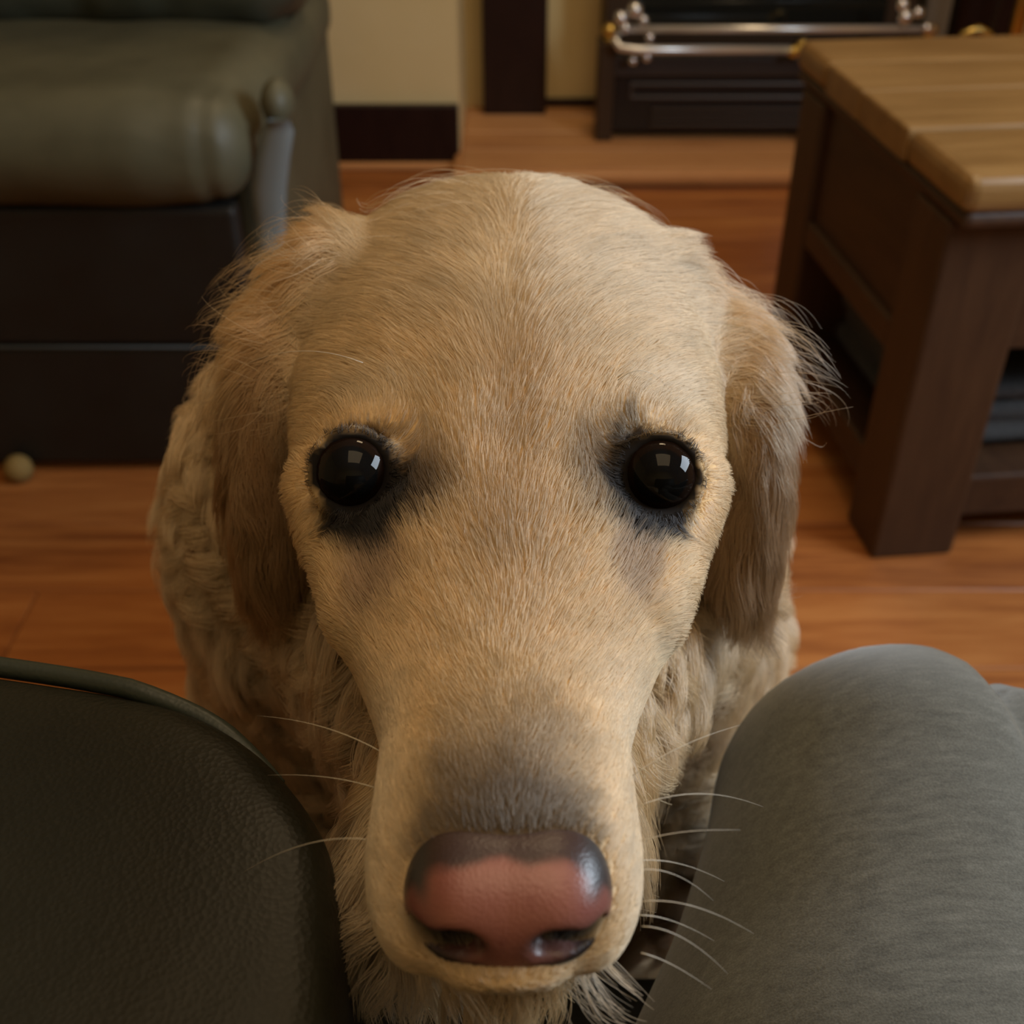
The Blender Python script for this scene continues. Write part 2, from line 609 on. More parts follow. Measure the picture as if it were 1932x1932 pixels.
# brass companion stand and stone pillar right of the fire
pl = box('stone_pillar', (.905, 2.66, .03), (.962, Y1, 1.12), M_stone, bev=.006)
struct(pl); pl.name = 'trim_3'
cs = thing('fireside_companion_stand', 'brass fireside tool stand beyond the coffee table', 'stand', (1.03, 2.46, .03))
PX = 1.03
under(cs, lathe('base', [(0, 0), (.07, 0), (.07, .01), (.02, .02), (.012, .03)], (PX, 2.46, .03), M_brass),
      tube('pole', [(PX, 2.46, .05), (PX, 2.46, .62)], .014, M_brass, n=12),
      tube('handle', [(PX - .05, 2.46, .60), (PX - .04, 2.46, .65), (PX, 2.46, .67), (PX + .04, 2.46, .65), (PX + .05, 2.46, .60)], .006, M_brass),
      tube('poker', [(PX - .05, 2.46, .60), (PX - .05, 2.46, .10)], .004, M_black),
      tube('tongs', [(PX - .115, 2.46, .235), (PX - .105, 2.46, .262), (PX - .08, 2.46, .272), (PX - .055, 2.46, .262), (PX - .045, 2.46, .235)], .008, M_brass),
      tube('brush_handle', [(PX + .05, 2.46, .60), (PX + .05, 2.46, .12)], .005, M_black))

# ------------------------------------------------------------------ coffee table (short side towards the left)
T = .47
fo = Matrix.Translation((.4245, 1.030, 0)) @ Matrix.Rotation(math.radians(6.0), 4, 'Z')
tb = thing('coffee_table', 'chunky brown oak coffee table with plank top and lower shelf at the right', 'table', fo.translation)
fo = Matrix.Rotation(math.radians(6.0), 4, 'Z')
TW, TL = .523, 1.12
b = (0, .152, .288, .405, TW)
for i in range(4):
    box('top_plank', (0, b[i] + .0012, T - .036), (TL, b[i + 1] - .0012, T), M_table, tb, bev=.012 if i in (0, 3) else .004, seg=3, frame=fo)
box('top_edge', (.004, .004, T - .052), (TL - .004, TW - .004, T - .034), M_tside_shade, tb, bev=.008, seg=3, frame=fo)
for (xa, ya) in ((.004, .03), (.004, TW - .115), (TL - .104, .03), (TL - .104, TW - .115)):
    box('leg', (xa, ya, 0), (xa + .10, ya + .085, T - .052), M_tleg_shade, tb, bev=.005, frame=fo)
box('side_apron', (.014, .115, T - .205), (.034, TW - .115, T - .05), M_tside_shade, tb, bev=.003, frame=fo)
box('side_rail', (.006, .115, T - .235), (.04, TW - .115, T - .200), M_tside_shade, tb, bev=.004, frame=fo)
box('side_apron', (TL - .034, .115, T - .205), (TL - .014, TW - .115, T - .05), M_tside_shade, tb, bev=.003, frame=fo)
box('front_apron', (.10, .045, T - .205), (TL - .10, .065, T - .05), M_tside_shade, tb, bev=.003, frame=fo)
box('back_apron', (.10, TW - .065, T - .205), (TL - .10, TW - .045, T - .05), M_tside_shade, tb, bev=.003, frame=fo)
kn = lathe('drawer_knob', [(0, 0), (.008, 0), (.008, .012), (.016, .018), (.017, .026), (.010, .032), (0, .033)], (0, 0, 0), M_bronze, tb)
kn.matrix_local = fo @ Matrix.Translation((.36, .045, T - .13)) @ Matrix.Rotation(math.radians(90), 4, 'X')
box('lower_shelf', (.03, .06, .075), (TL - .03, TW - .06, .098), M_tside_shade, tb, bev=.004, frame=fo)
box('shelf_rail', (.010, .11, .055), (.034, TW - .11, .10), M_tside_shade, tb, bev=.004, frame=fo)
box('shelf_rail', (.10, .045, .045), (TL - .10, .07, .10), M_tside_shade, tb, bev=.004, frame=fo)

# charcoal folded blanket on the lower shelf
FB = Matrix.Translation((.4245, 1.030, 0)) @ fo


def blanket(X, Y, Z):
    p = np.stack([X.ravel(), Y.ravel(), Z.ravel()], 1)
    d = None
    for k, (z0, z1, sh) in enumerate(((.099, .128, 0), (.127, .155, .008), (.154, .180, -.004))):
        qx = np.abs(X - .40 - sh) - .335
        qy = np.abs(Y - .255) - .150 + k * .004
        qz = np.abs(Z - (z0 + z1) / 2) - (z1 - z0) / 2
        r = .013
        qx, qy, qz = qx + r, qy + r, qz + r
        q = np.sqrt(np.maximum(qx, 0) ** 2 + np.maximum(qy, 0) ** 2 + np.maximum(qz, 0) ** 2) + np.minimum(np.maximum(np.maximum(qx, qy), qz), 0) - r
        d = q if d is None else smin(d, q, .004)
    return d + vnoise(p, 14).reshape(X.shape) * .003


V, Q = surface_nets(blanket, np.arange(.03, .77, .014), np.arange(.08, .43, .012), np.arange(.085, .20, .005))
V[:, 2] = np.maximum(V[:, 2], .0985)
bl = np_mesh('folded_blanket', V, Q, M_blanket)
bl.matrix_world = FB
bl['label'] = 'charcoal folded blanket on the lower shelf of the coffee table'
bl['category'] = 'blanket'

# ------------------------------------------------------------------ recliner across the room (top left)
rc = thing('recliner_chair', 'olive leather recliner with a side lever in the upper left, before the cream wall', 'armchair', (-.75, 1.6, 0))
RX = -.285


def rbox(X, Y, Z, lo, hi, r):
    q = []
    for A, a, c in ((X, lo[0], hi[0]), (Y, lo[1], hi[1]), (Z, lo[2], hi[2])):
        q.append(np.abs(A - (a + c) / 2) - (c - a) / 2 + r)
    return np.sqrt(sum(np.maximum(t, 0) ** 2 for t in q)) + np.minimum(np.maximum(np.maximum(q[0], q[1]), q[2]), 0) - r


def rec_pad(X, Y, Z):
    p = np.stack([X.ravel(), Y.ravel(), Z.ravel()], 1)
    d = rbox(X, Y, Z, (-1.25, 1.215, .355), (RX, 2.0, .485), .06)
    d = smin(d, rbox(X, Y, Z, (-1.25, 1.215, .365), (-.345, 1.5, .475), .075), .03)
    # rounded housing the pull lever hangs from
    d = smin(d, ell(X, Y, Z, (-.262, 1.295, .462), (.024, .034, .032)), .014)
    # crease between front roll and end panel
    d = d + .006 * np.exp(-((X + .335) / .008) ** 2) * smooth01(Y, 1.36, 1.2)
    return d + vnoise(p, 7).reshape(X.shape) * .006 + vnoise(p, 26, 2).reshape(X.shape) * .0012


V, Q = surface_nets(rec_pad, axis((-1.3, -.42, .025), (-.42, -.21, .007)), axis((1.17, 1.5, .012), (1.5, 2.06, .025)), np.arange(.30, .55, .011))
under(rc, np_mesh('seat_roll', V, Q, M_rec))


def rec_cush(X, Y, Z):
    p = np.stack([X.ravel(), Y.ravel(), Z.ravel()], 1)
    d = rbox(X, Y, Z, (-1.22, 1.57, .468), (-.272, 1.98, .92), .06)
    d = d + vnoise(p * np.array([1, 1, .35]), 16, 3).reshape(X.shape) * .012 + vnoise(p * np.array([1, .7, .5]), 34, 4).reshape(X.shape) * .006
    return d


V, Q = surface_nets(rec_cush, np.arange(-1.3, -.2, .014), np.arange(1.5, 2.05, .016), np.arange(.42, 1.0, .016))
under(rc, np_mesh('back_cushion', V, Q, M_cush))
under(rc, box('front_panel', (-1.25, 1.2465, .185), (-.315, 1.29, .36), M_recshade, bev=.008, seg=3, smooth=False),
      box('lower_panel', (-1.25, 1.2465, .012), (-.315, 1.29, .183), M_recshade, bev=.008, seg=3),
      box('side_panel', (-.345, 1.292, .012), (-.300, 1.96, .40), M_rec, bev=.006, seg=2),
      tube('seam_cord', [(-1.24, 1.2455, .184), (-.32, 1.2455, .184)], .0025, M_seat, n=8))
# the pull lever: a flat tapering grip hanging out of its cup
lv = []
lf = []
prof = [(.452, -.257, .012), (.440, -.259, .018), (.41, -.269, .020), (.375, -.278, .021), (.34, -.281, .019), (.30, -.280, .017)]
for z, xc, hw in prof:
    for k in range(10):
        a = 2 * math.pi * k / 10
        lv.append((xc + hw * math.cos(a), 1.268 + .008 * math.sin(a), z))
for i in range(len(prof) - 1):
    for k in range(10):
        lf.append((i * 10 + k, i * 10 + (k + 1) % 10, (i + 1) * 10 + (k + 1) % 10, (i + 1) * 10 + k))
lf += [tuple(range(10)), tuple(50 + k for k in range(10))[::-1]]
le = mesh_obj('lever', lv, lf, M_plastic, None, True)
le['label'] = 'grey pull lever on the end of the recliner'
under(rc, le)

tb2 = lathe('chew_ball', [(0, 0), (.006, .0005), (.013, .004), (.0175, .011), (.0185, .018), (.0165, .026), (.011, .0325), (.005, .0355), (0, .036)], (-.640, 1.228, 0), mat('tan_rubber', (.24, .15, .04), .8), n=18)
tb2['label'] = 'small tan ball on the floor by the foot of the recliner'
tb2['category'] = 'ball'

# ------------------------------------------------------------------ the seat the photographer sits on: arm, seat cushion, front
sofa = thing('leather_armchair', 'dark green leather armchair in the foreground with piped arm at lower left', 'armchair', (.2, -.2, 0))
plan = [(-.30, .262), (-.20, .243), (-.1427, .2327), (-.115, .2270), (-.0912, .2200), (-.0797, .2140), (-.0665, .204), (-.0534, .19), (-.0447, .174), (-.04, .155), (-.0365, .126),
        (-.036, .06), (-.036, -.1), (-.036, -.3), (-.036, -.55), (-.30, -.55), (-.31, -.3), (-.31, .0), (-.31, .2)]


def refine(poly, n):
    p = np.array(poly)
    for _ in range(n):
        a, b2 = p, np.roll(p, -1, 0)
        p = np.stack([a * .75 + b2 * .25, a * .25 + b2 * .75], 1).reshape(-1, 2)
    return p


pp = refine(plan, 2)
tan = np.roll(pp, -1, 0) - np.roll(pp, 1, 0)
tan /= np.linalg.norm(tan, axis=1)[:, None]
nrm = np.stack([-tan[:, 1], tan[:, 0]], 1)   # outward for the clockwise outline
ctr = np.array([-.17, -.15])
if ((pp - ctr) * nrm).sum() < 0:
    nrm = -nrm
AT = .62
rings = [(0.0, .05), (0.0, .30), (-.001, .50), (.001, .56), (.001, .60), (0., .609), (-.0018, .6145), (-.005, .6175), (-.010, .619), (-.020, .6205), (.80, .6225), (.55, .625), (.25, .626)]
vs, fs = [], []
n = len(pp)
for off, z in rings:
    for i in range(n):
        q = pp[i] + nrm[i] * off if off < .1 else ctr + (pp[i] - nrm[i] * .020 - ctr) * off
        pz = np.array([[q[0], q[1], z]])
        wr = .0016 * vnoise(pz, 22, 5)[0] + .0008 * vnoise(pz, 70, 6)[0] + .003 * vnoise(pz, 9, 8)[0] * (1 if z > .5 else .3)
        vs.append((q[0] + nrm[i][0] * wr * .5, q[1] + nrm[i][1] * wr * .5, z + (wr if off > .1 else 0)))
for j in range(len(rings) - 1):
    for i in range(n):
        fs.append((j * n + i, j * n + (i + 1) % n, (j + 1) * n + (i + 1) % n, (j + 1) * n + i))
fs.append(tuple((len(rings) - 1) * n + i for i in range(n)))
arm = mesh_obj('arm', vs, fs, M_arm, None, True)
arm['label'] = 'dark green leather arm with crackled wear'
bm = bmesh.new(); bm.from_mesh(arm.data); bmesh.ops.recalc_face_normals(bm, faces=bm.faces[:]); bm.to_mesh(arm.data); bm.free()
under(sofa, arm)
pip = []
for i in range(n):
    q = pp[i]
    if -.30 <= q[0] <= -.060 and q[1] > .17:
        z = .6155 - max(0, (q[0] + .105)) * .20
        pip.append((q[0] + nrm[i][0] * .0015, q[1] + nrm[i][1] * .0015, z))
pip.sort(key=lambda p: p[0])
under(sofa, tube('piping', pip, .0030, M_piping, n=10, taper=lambda t: 1 if t < .8 else 1 - .6 * (t - .8) / .2))


def seatf(X, Y, Z):
    p = np.stack([X.ravel(), Y.ravel(), Z.ravel()], 1)
    d = smin(rbox(X, Y, Z, (-.034, -.55, .26), (.62, .272, .40), .045), rbox(X, Y, Z, (-.16, .19, .26), (.62, .290, .40), .045), .02)
    return d + vnoise(p, 9, 3).reshape(X.shape) * .004


V, Q = surface_nets(seatf, np.arange(-.2, .66, .02), np.arange(-.6, .34, .02), np.arange(.22, .44, .015))
under(sofa, np_mesh('seat_cushion', V, Q, M_seat),
      box('front_panel', (-.15, -.52, .05), (.62, .262, .27), M_seat, bev=.015, seg=3),
      box('arm', (.625, -.55, .05), (.88, .2, .62), M_arm, bev=.05, seg=5, smooth=True),
      box('backrest', (-.30, -.86, .05), (.88, -.56, 1.05), M_arm, bev=.07, seg=5, smooth=True))

# ------------------------------------------------------------------ the seated person: jogger-clad legs
def legs(X, Y, Z):
    p = np.stack([X.ravel(), Y.ravel(), Z.ravel()], 1)
    d = cone(X, Y, Z, (.11, -.34, .48), (.112, .13, .474), .105, .090)
    d = smin(d, cone(X, Y, Z, (.112, .13, .474), (.141, .270, .500), .090, .064), .03)
    d = smin(d, cone(X, Y, Z, (.150, .285, .480), (.172, .345, .09), .062, .05), .03)
    d = smin(d, ell(X, Y, Z, (.214, .268, .492), (.026, .05, .05)), .008)
    d2 = cone(X, Y, Z, (.36, -.34, .48), (.40, .13, .474), .105, .085)
    d2 = smin(d2, cone(X, Y, Z, (.40, .13, .474), (.43, .262, .482), .085, .067), .03)
    d2 = smin(d2, cone(X, Y, Z, (.43, .272, .47), (.44, .33, .09), .062, .05), .03)
    d = smin(d, d2, .02)
    d = smin(d, ell(X, Y, Z, (.24, -.37, .53), (.20, .13, .15)), .05)
    d = d + .009 * np.exp(-((X - .178) / .007) ** 2) * smooth01(Y, .215, .27) * smooth01(Z, .49, .52)
    # soft drag folds of the jersey running along the thigh
    a = (X - .16) * .9 + (Y - .28) * .42
    d = d + .0022 * np.sin(a * 150 + 2 * vnoise(p, 12, 2).reshape(X.shape)) * smooth01(X, .15, .2) * smooth01(Z, .48, .52)
    return d + vnoise(p * np.array([1, .5, 1]), 20, 9).reshape(X.shape) * .0022


V, Q = surface_nets(legs, axis((-.02, .24, .006), (.24, .56, .014)), axis((-.55, .0, .02), (.0, .42, .008)), axis((.04, .40, .02), (.40, .72, .008)))
per = thing('person', 'seated person in heather grey jogging trousers, knee at lower right beside the dog', 'person', (.25, .3, 0))
tr = np_mesh('trousers', V, Q, M_knit)
under(per, tr)
for ax_ in (.173, .44):
    def sock(X, Y, Z, ax_=ax_):
        return smin(cone(X, Y, Z, (ax_, .345 if ax_ < .3 else .33, .12), (ax_, .35, .05), .04, .038),
                    ell(X, Y, Z, (ax_, .42, .034), (.042, .115, .034)), .03)
    V, Q = surface_nets(sock, np.arange(ax_ - .06, ax_ + .06, .008), np.arange(.28, .56, .01), np.arange(-.01, .18, .008))
    under(per, np_mesh('sock', V, Q, M_sock))

#DOG#
# ------------------------------------------------------------------ the dog
MX = -.0016                     # the head's plane of symmetry
EYES = ((-.0429, .2565, .6668), (.0397, .2562, .6660))
EYE_R = .0120
GAZE = []
for e in EYES:
    g = np.array([(e[0] - MX) * -.45, -e[1], CAM_H - e[2]])
    GAZE.append(g / np.linalg.norm(g))

#        y      w      ztop   zmid   zbot   upper-power
ST = np.array([
    (.1185, .0040, .6460, .6452, .6442, 2.0),
    (.1203, .0085, .6470, .6442, .6408, 2.0),
    (.1240, .0132, .6490, .6440, .6374, 2.0),
    (.1290, .0182, .6524, .6438, .6316, 2.1),
    (.1360, .0236, .6588, .6433, .6262, 2.2),
    (.1450, .0267, .6632, .6425, .6230, 2.3),
    (.1560, .0278, .6632, .642, .620, 2.4),
    (.1680, .0280, .6624, .641, .619, 2.5),
    (.1800, .0282, .6614, .641, .618, 2.5),
    (.1930, .0315, .6608, .6415, .618, 2.4),
    (.2070, .0370, .6630, .6425, .618, 2.3),
    (.2220, .0435, .6672, .644, .618, 2.2),
    (.2400, .0495, .6735, .646, .618, 2.15),
    (.2580, .0570, .6795, .648, .618, 2.1),
    (.2780, .0630, .6850, .650, .618, 2.2),
    (.3000, .0658, .6900, .652, .618, 2.3),
    (.3250, .0662, .6945, .653, .618, 2.4),
    (.3500, .0648, .6972, .653, .62, 2.5),
    (.3750, .0615, .6985, .652, .625, 2.5),
    (.4000, .0530, .6955, .650, .63, 2.4),
    (.4200, .0380, .6890, .648, .635, 2.2),
    (.4350, .0150, .6780, .648, .64, 2.0),
])


def spline(y, col):
    """monotone-ish cubic (Catmull-Rom) through the stations"""
    xs, v = ST[:, 0], ST[:, col]
    m = np.gradient(v, xs)
    y = np.clip(y, xs[0], xs[-1])
    i = np.clip(np.searchsorted(xs, y) - 1, 0, len(xs) - 2)
    h = xs[i + 1] - xs[i]
    t = (y - xs[i]) / h
    return ((1 + 2 * t) * (1 - t) ** 2 * v[i] + t * (1 - t) ** 2 * h * m[i] + t * t * (3 - 2 * t) * v[i + 1] + t * t * (t - 1) * h * m[i + 1])


def head_loft(X, Y, Z):
    wd, zt, zm, zb, pw = (spline(Y, k) for k in range(1, 6))
    x = np.abs(X - MX) / wd
    up = Z > zm
    hz = np.where(up, zt - zm, zm - zb)
    z = np.abs(Z - zm) / hz
    p = np.where(up, pw, 2.6)
    r = (x ** p + z ** p + 1e-12) ** (1 / p)
    d = (r - 1) * np.minimum(wd, hz) * .9
    cap = np.maximum(ST[0, 0] - Y, Y - ST[-1, 0])
    return np.maximum(d, cap)


EAR = []
for s, o, q in ((-1, 0., -.003), (1, -.007, -.009)):
    EAR.append([(MX + s * (.046 + o), .366, .680 + q, .009, .023), (MX + s * (.060 + o), .360, .6695 + q, .011, .029), (MX + s * (.076 + o * .6), .348, .652 + q * .5, .011, .036), (MX + s * .083, .336, .632, .011, .037),
                (MX + s * .081, .324, .612, .010, .033), (MX + s * .074, .314, .594, .008, .024)])


def ear(X, Y, Z):
    d = None
    for chain in EAR:
        for a, b in zip(chain[:-1], chain[1:]):
            for t in (0., .5):
                q = [a[k] + (b[k] - a[k]) * t for k in range(5)]
                tx, tz = b[0] - a[0], b[2] - a[2]
                L = math.hypot(tx, tz)
                ct, sn = -tz / L, tx / L           # long axis of the flap follows the chain
                R = ((ct, 0, sn), (0, 1, 0), (-sn, 0, ct))
                R = ((ct, 0, sn), (0, 1, 0), (-sn, 0, ct))
                e = ell(X, Y, Z, (q[0], q[1], q[2]), (q[3], q[4], .022), R)
                d = e if d is None else smin(d, e, .008)
    return d


def head(X, Y, Z):
    d = head_loft(X, Y, Z)
    for s in (-1, 1):
        # lip pads left and right of the nose
        d = smin(d, ell(X, Y, Z, (MX + s * .0180, .1455, .6415), (.0078, .0185, .0105)), .006)
        # cheek bone edge running down to the muzzle, hollow between it and the bridge
        d = smin(d, cone(X, Y, Z, (MX + s * .0530, .268, .652), (MX + s * .0378, .222, .646), .0080, .0060), .009)
        d = smax(d, -ell(X, Y, Z, (MX + s * .0365, .219, .6735), (.0080, .016, .0090)), .009)
    # brow furrow between the eyes and lower jaw
    d = d + .0012 * np.exp(-((X - MX) / .008) ** 2) * smooth01(Y, .235, .26) * (1 - smooth01(Y, .31, .37))
    d = smin(d, cone(X, Y, Z, (MX, .147, .6165), (MX, .27, .612), .0095, .036), .008)
    # loose skin of the throat under the lips
    d = smin(d, ell(X, Y, Z, (MX - .0230, .184, .603), (.0120, .034, .018)), .010)
    d = smin(d, ell(X, Y, Z, (MX + .0170, .196, .603), (.0110, .034, .018)), .010)
    for e, g in zip(EYES, GAZE):
        dx, dy, dz = X - e[0], Y - e[1], Z - e[2]
        h = dx * g[0] + dy * g[1] + dz * g[2]
        rr = np.sqrt(np.maximum(dx * dx + dy * dy + dz * dz - h * h, 0))
        # socket pit, then the lid ring
        d = smax(d, -(np.sqrt(dx * dx + dy * dy + (dz) ** 2) - EYE_R * 1.04), .003)
        d = smax(d, -np.maximum(rr - .0093, -(h - .002)), .003)
        ring = np.sqrt((rr - .0102) ** 2 + (h - .0060) ** 2) - .0021
        d = smin(d, ring, .0045)
    return d


def body_only(X, Y, Z):
    d = cone(X, Y, Z, (MX, .395, .622), (MX - .006, .420, .520), .056, .105)
    d = smin(d, cone(X, Y, Z, (MX, .205, .600), (MX - .004, .365, .545), .024, .090), .02)
    d = smin(d, ell(X, Y, Z, (MX - .016, .400, .545), (.120, .088, .105)), .03)
    d = smin(d, ell(X, Y, Z, (MX - .016, .420, .40), (.130, .105, .17)), .04)
    d = smin(d, cone(X, Y, Z, (0, .50, .42), (.02, .86, .20), .135, .15), .05)
    for s in (-1, 1):
        d = smin(d, ell(X, Y, Z, (.02 + s * .115, .84, .155), (.065, .13, .135)), .03)
        d = smin(d, cone(X, Y, Z, (s * .072, .455, .30), (s * .078, .440, .05), .047, .030), .03)
        d = smin(d, ell(X, Y, Z, (s * .080, .410, .026), (.034, .052, .026)), .015)
        d = smin(d, ell(X, Y, Z, (.02 + s * .145, .69, .026), (.034, .07, .026)), .015)
    d = smin(d, cone(X, Y, Z, (.02, .97, .07), (.22, 1.13, .035), .035, .016), .02)
    return d


def dog(X, Y, Z):
    d = smin(head(X, Y, Z), ear(X, Y, Z), .006)
    return smin(d, body_only(X, Y, Z), .018)


dax = axis((-.26, -.12, .008), (-.12, -.075, .0035), (-.075, .075, .0018), (.075, .12, .0035), (.12, .34, .008))
day = axis((.108, .30, .0018), (.30, .44, .0035), (.44, 1.20, .012))
daz = axis((-.01, .54, .010), (.54, .60, .0035), (.60, .72, .0018))
DV, DQ, DF = surface_nets(dog, dax, day, daz, True)
DN = grad(dog, DV)


def field(P):
    """the dog's distance field and its gradient at points P, read off the grid"""
    I, Tt, H = [], [], []
    for k, A in enumerate((dax, day, daz)):
        i = np.clip(np.searchsorted(A, P[:, k]) - 1, 0, len(A) - 2)
        h = A[i + 1] - A[i]
        I.append(i); H.append(h); Tt.append(np.clip((P[:, k] - A[i]) / h, 0, 1))
    c = {}
    for a in (0, 1):
        for b2 in (0, 1):
            for d in (0, 1):
                c[a, b2, d] = DF[I[0] + a, I[1] + b2, I[2] + d]
    x, y_, z = Tt
    def lerp(u, v, t):
        return u + (v - u) * t
    x00, x10 = lerp(c[0, 0, 0], c[1, 0, 0], x), lerp(c[0, 1, 0], c[1, 1, 0], x)
    x01, x11 = lerp(c[0, 0, 1], c[1, 0, 1], x), lerp(c[0, 1, 1], c[1, 1, 1], x)
    f0, f1 = lerp(x00, x10, y_), lerp(x01, x11, y_)
    gx = lerp(lerp(c[1, 0, 0] - c[0, 0, 0], c[1, 1, 0] - c[0, 1, 0], y_), lerp(c[1, 0, 1] - c[0, 0, 1], c[1, 1, 1] - c[0, 1, 1], y_), z) / H[0]
    gy = lerp(x10 - x00, x11 - x01, z) / H[1]
    G = np.stack([gx, gy, (f1 - f0) / H[2]], 1)
    gn = np.linalg.norm(G, axis=1)[:, None] + 1e-6
    return lerp(f0, f1, z) / np.maximum(gn[:, 0], .5), G / gn


def near(P, c, sx, sy, sz):
    return np.exp(-(((P[:, 0] - c[0]) / sx) ** 2 + ((P[:, 1] - c[1]) / sy) ** 2 + ((P[:, 2] - c[2]) / sz) ** 2))


def weights(P):
    """ear, head and ruff membership of points on the coat"""
    X, Y, Z = P.T
    de, dh, db = ear(X, Y, Z), head(X, Y, Z), body_only(X, Y, Z)
    we = smooth01(np.minimum(dh, db) - de, -.002, .006)
    wb = smooth01(dh - db, -.006, .012) * (1 - we)
    return we, wb


CREAM, GOLD, PALE = np.array((.76, .535, .28)), np.array((.56, .35, .155)), np.array((.76, .62, .43))
GREY, BLACK, BROWN = np.array((.17, .125, .088)), np.array((.010, .008, .0075)), np.array((.22, .135, .075))


def coat(P, we, wb):
    """coat markings: cream head, golden ears (browner and shaded low inside), pale ruff, dark eye rims, greyed muzzle saddle"""
    n = len(P)
    c = np.tile(CREAM, (n, 1))

    def mixin(w, k):
        nonlocal c
        w = np.clip(w, 0, 1)[:, None]
        c = c * (1 - w) + k * w
    ax_ = np.abs(P[:, 0] - MX)
    mixin(.75 * smooth01(ax_, .014, .026) * (1 - smooth01(P[:, 1], .17, .21)), PALE)
    mixin(.5 * smooth01(P[:, 1], .27, .33) * (1 - wb), PALE)
    mixin(wb * .2, PALE)
    mixin(we * .85, GOLD)
    mixin(we * .75 * (1 - smooth01(P[:, 2] + .012 * vnoise(P, 60, 8), .648, .678)) * (1 - .75 * smooth01(ax_, .088, .097)), np.array((.24, .125, .055)))  # browner fur low inside the ear, with shade painted in as well
    # greyed saddle behind the nose
    sad = (1 - smooth01(P[:, 1] + .25 * ax_ + .010 * vnoise(P, 70, 7), .152, .205)) * (1 - smooth01(ax_ + .003 * vnoise(P, 120, 3), .010, .0225)) * smooth01(P[:, 2], .642, .652)
    mixin(sad * .68, GREY)
    mixin(.85 * (1 - smooth01(P[:, 1] + .3 * ax_ + .006 * vnoise(P, 130, 6), .144, .172)) * (1 - smooth01(ax_ + .002 * vnoise(P, 200, 3), .013, .022)) * smooth01(P[:, 2], .648, .655), GREY * .5)
    # golden brow and bridge shading
    mixin(.45 * np.exp(-((ax_) / .014) ** 2) * smooth01(P[:, 1], .19, .23) * (1 - smooth01(P[:, 1], .28, .32)), BROWN * 1.6)
    for i, (e, g) in enumerate(zip(EYES, GAZE)):
        s = -1 if i == 0 else 1
        inw = np.array((-s, 0, 0)) - g * (-s * g[0])
        inw /= np.linalg.norm(inw)
        dn = np.cross(g, inw)
        dn *= -np.sign(dn[2])
        q = P - np.array(e)
        A, B, Hh = q @ inw * 1e3, q @ dn * 1e3, q @ g
        gate = (1 - smooth01(np.abs(Hh - .004), .024, .040))
        wob = 1.6 * np.stack([vnoise(P, 260, 2), vnoise(P, 260, 3)], 1)
        A, B = A + wob[:, 0], B + wob[:, 1]

        def lobe(a, b_, ra, rb, soft=.5):
            r = np.sqrt(((A - a) / ra) ** 2 + ((B - b_) / rb) ** 2)
            return (1 - smooth01(r, 1 - soft, 1 + soft)) * gate
        if i == 0:
            mixin(.55 * lobe(5, -24, 13, 8), PALE)
            mixin(.75 * lobe(8, 26, 8, 13), np.array((.30, .185, .12)))
            mixin(.70 * lobe(17, 2, 12, 12), BROWN * .9)
            mixin(.88 * lobe(15.5, 5, 9.5, 7.5), BROWN * .28)
            mixin(.60 * lobe(4, -11.0, 10, 3.2), BROWN * .5)
            mixin(1.0 * lobe(3.5, 10.0, 11.5, 12.5, .25), BLACK)
            mixin(.97 * lobe(9.5, 5, 8, 10, .35), BLACK)
        else:
            mixin(.55 * lobe(-1, -24, 12, 8), PALE)
            mixin(.72 * lobe(8, 22, 6.5, 12), np.array((.30, .19, .125)))
            mixin(.78 * lobe(15.5, -2, 9, 14), BROWN * .62)
            mixin(.65 * lobe(8, -12, 4.5, 7), BROWN * .4)
            mixin(.40 * lobe(-3, -13, 7, 3), BROWN * .8)
            mixin(1.0 * lobe(2.5, 8.5, 10.5, 10.0, .25), BLACK)
            mixin(.97 * lobe(9, -1, 6.5, 13), BLACK)
        mixin(1 - smooth01(np.sqrt(A * A + B * B), 10.4, 13.0) * 1 - (1 - gate), BLACK)
    for s in (-1, 1):       # inside of the nostrils
        mixin(1.6 * near(P, (MX + .0008 + s * .0110, .1290, .6512), .0060, .0085, .0042), BLACK)
    return c


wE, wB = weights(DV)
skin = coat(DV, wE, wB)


def _skin(nt, b):
    a = nt.nodes.new('ShaderNodeAttribute')
    a.attribute_name = 'col'
    nt.links.new(a.outputs['Color'], b.inputs['Base Color'])


M_skin = mat('coat_underlayer', (.5, .35, .2), .75, spec=.2, build=_skin)
M_fur = bpy.data.materials.new('fur_strands')
M_fur.use_nodes = True
_nt = M_fur.node_tree
_nt.nodes.remove(_nt.nodes['Principled BSDF'])
_h = _nt.nodes.new('ShaderNodeBsdfHairPrincipled')
_h.model = 'CHIANG'
_h.parametrization = 'COLOR'
_h.inputs['Roughness'].default_value = .45
_h.inputs['Radial Roughness'].default_value = .6
_a = _nt.nodes.new('ShaderNodeAttribute')
_a.attribute_name = 'col'
_nt.links.new(_a.outputs['Color'], _h.inputs['Color'])
_p = _nt.nodes.new('ShaderNodeBsdfPrincipled')
_p.inputs['Roughness'].default_value = .5
_p.inputs['Specular IOR Level'].default_value = .25
_nt.links.new(_a.outputs['Color'], _p.inputs['Base Color'])
_m = _nt.nodes.new('ShaderNodeMixShader')
_m.inputs[0].default_value = .5
_nt.links.new(_p.outputs[0], _m.inputs[1])
_nt.links.new(_h.outputs[0], _m.inputs[2])
_nt.links.new(_m.outputs[0], _nt.nodes['Material Output'].inputs['Surface'])
root = thing('dog', 'cream golden long-haired dog with a pink nose looking up between chair arm and knee', 'dog', (0, .6, 0))
body = np_mesh('body', DV, DQ, M_skin, colors=skin)
under(root, body)

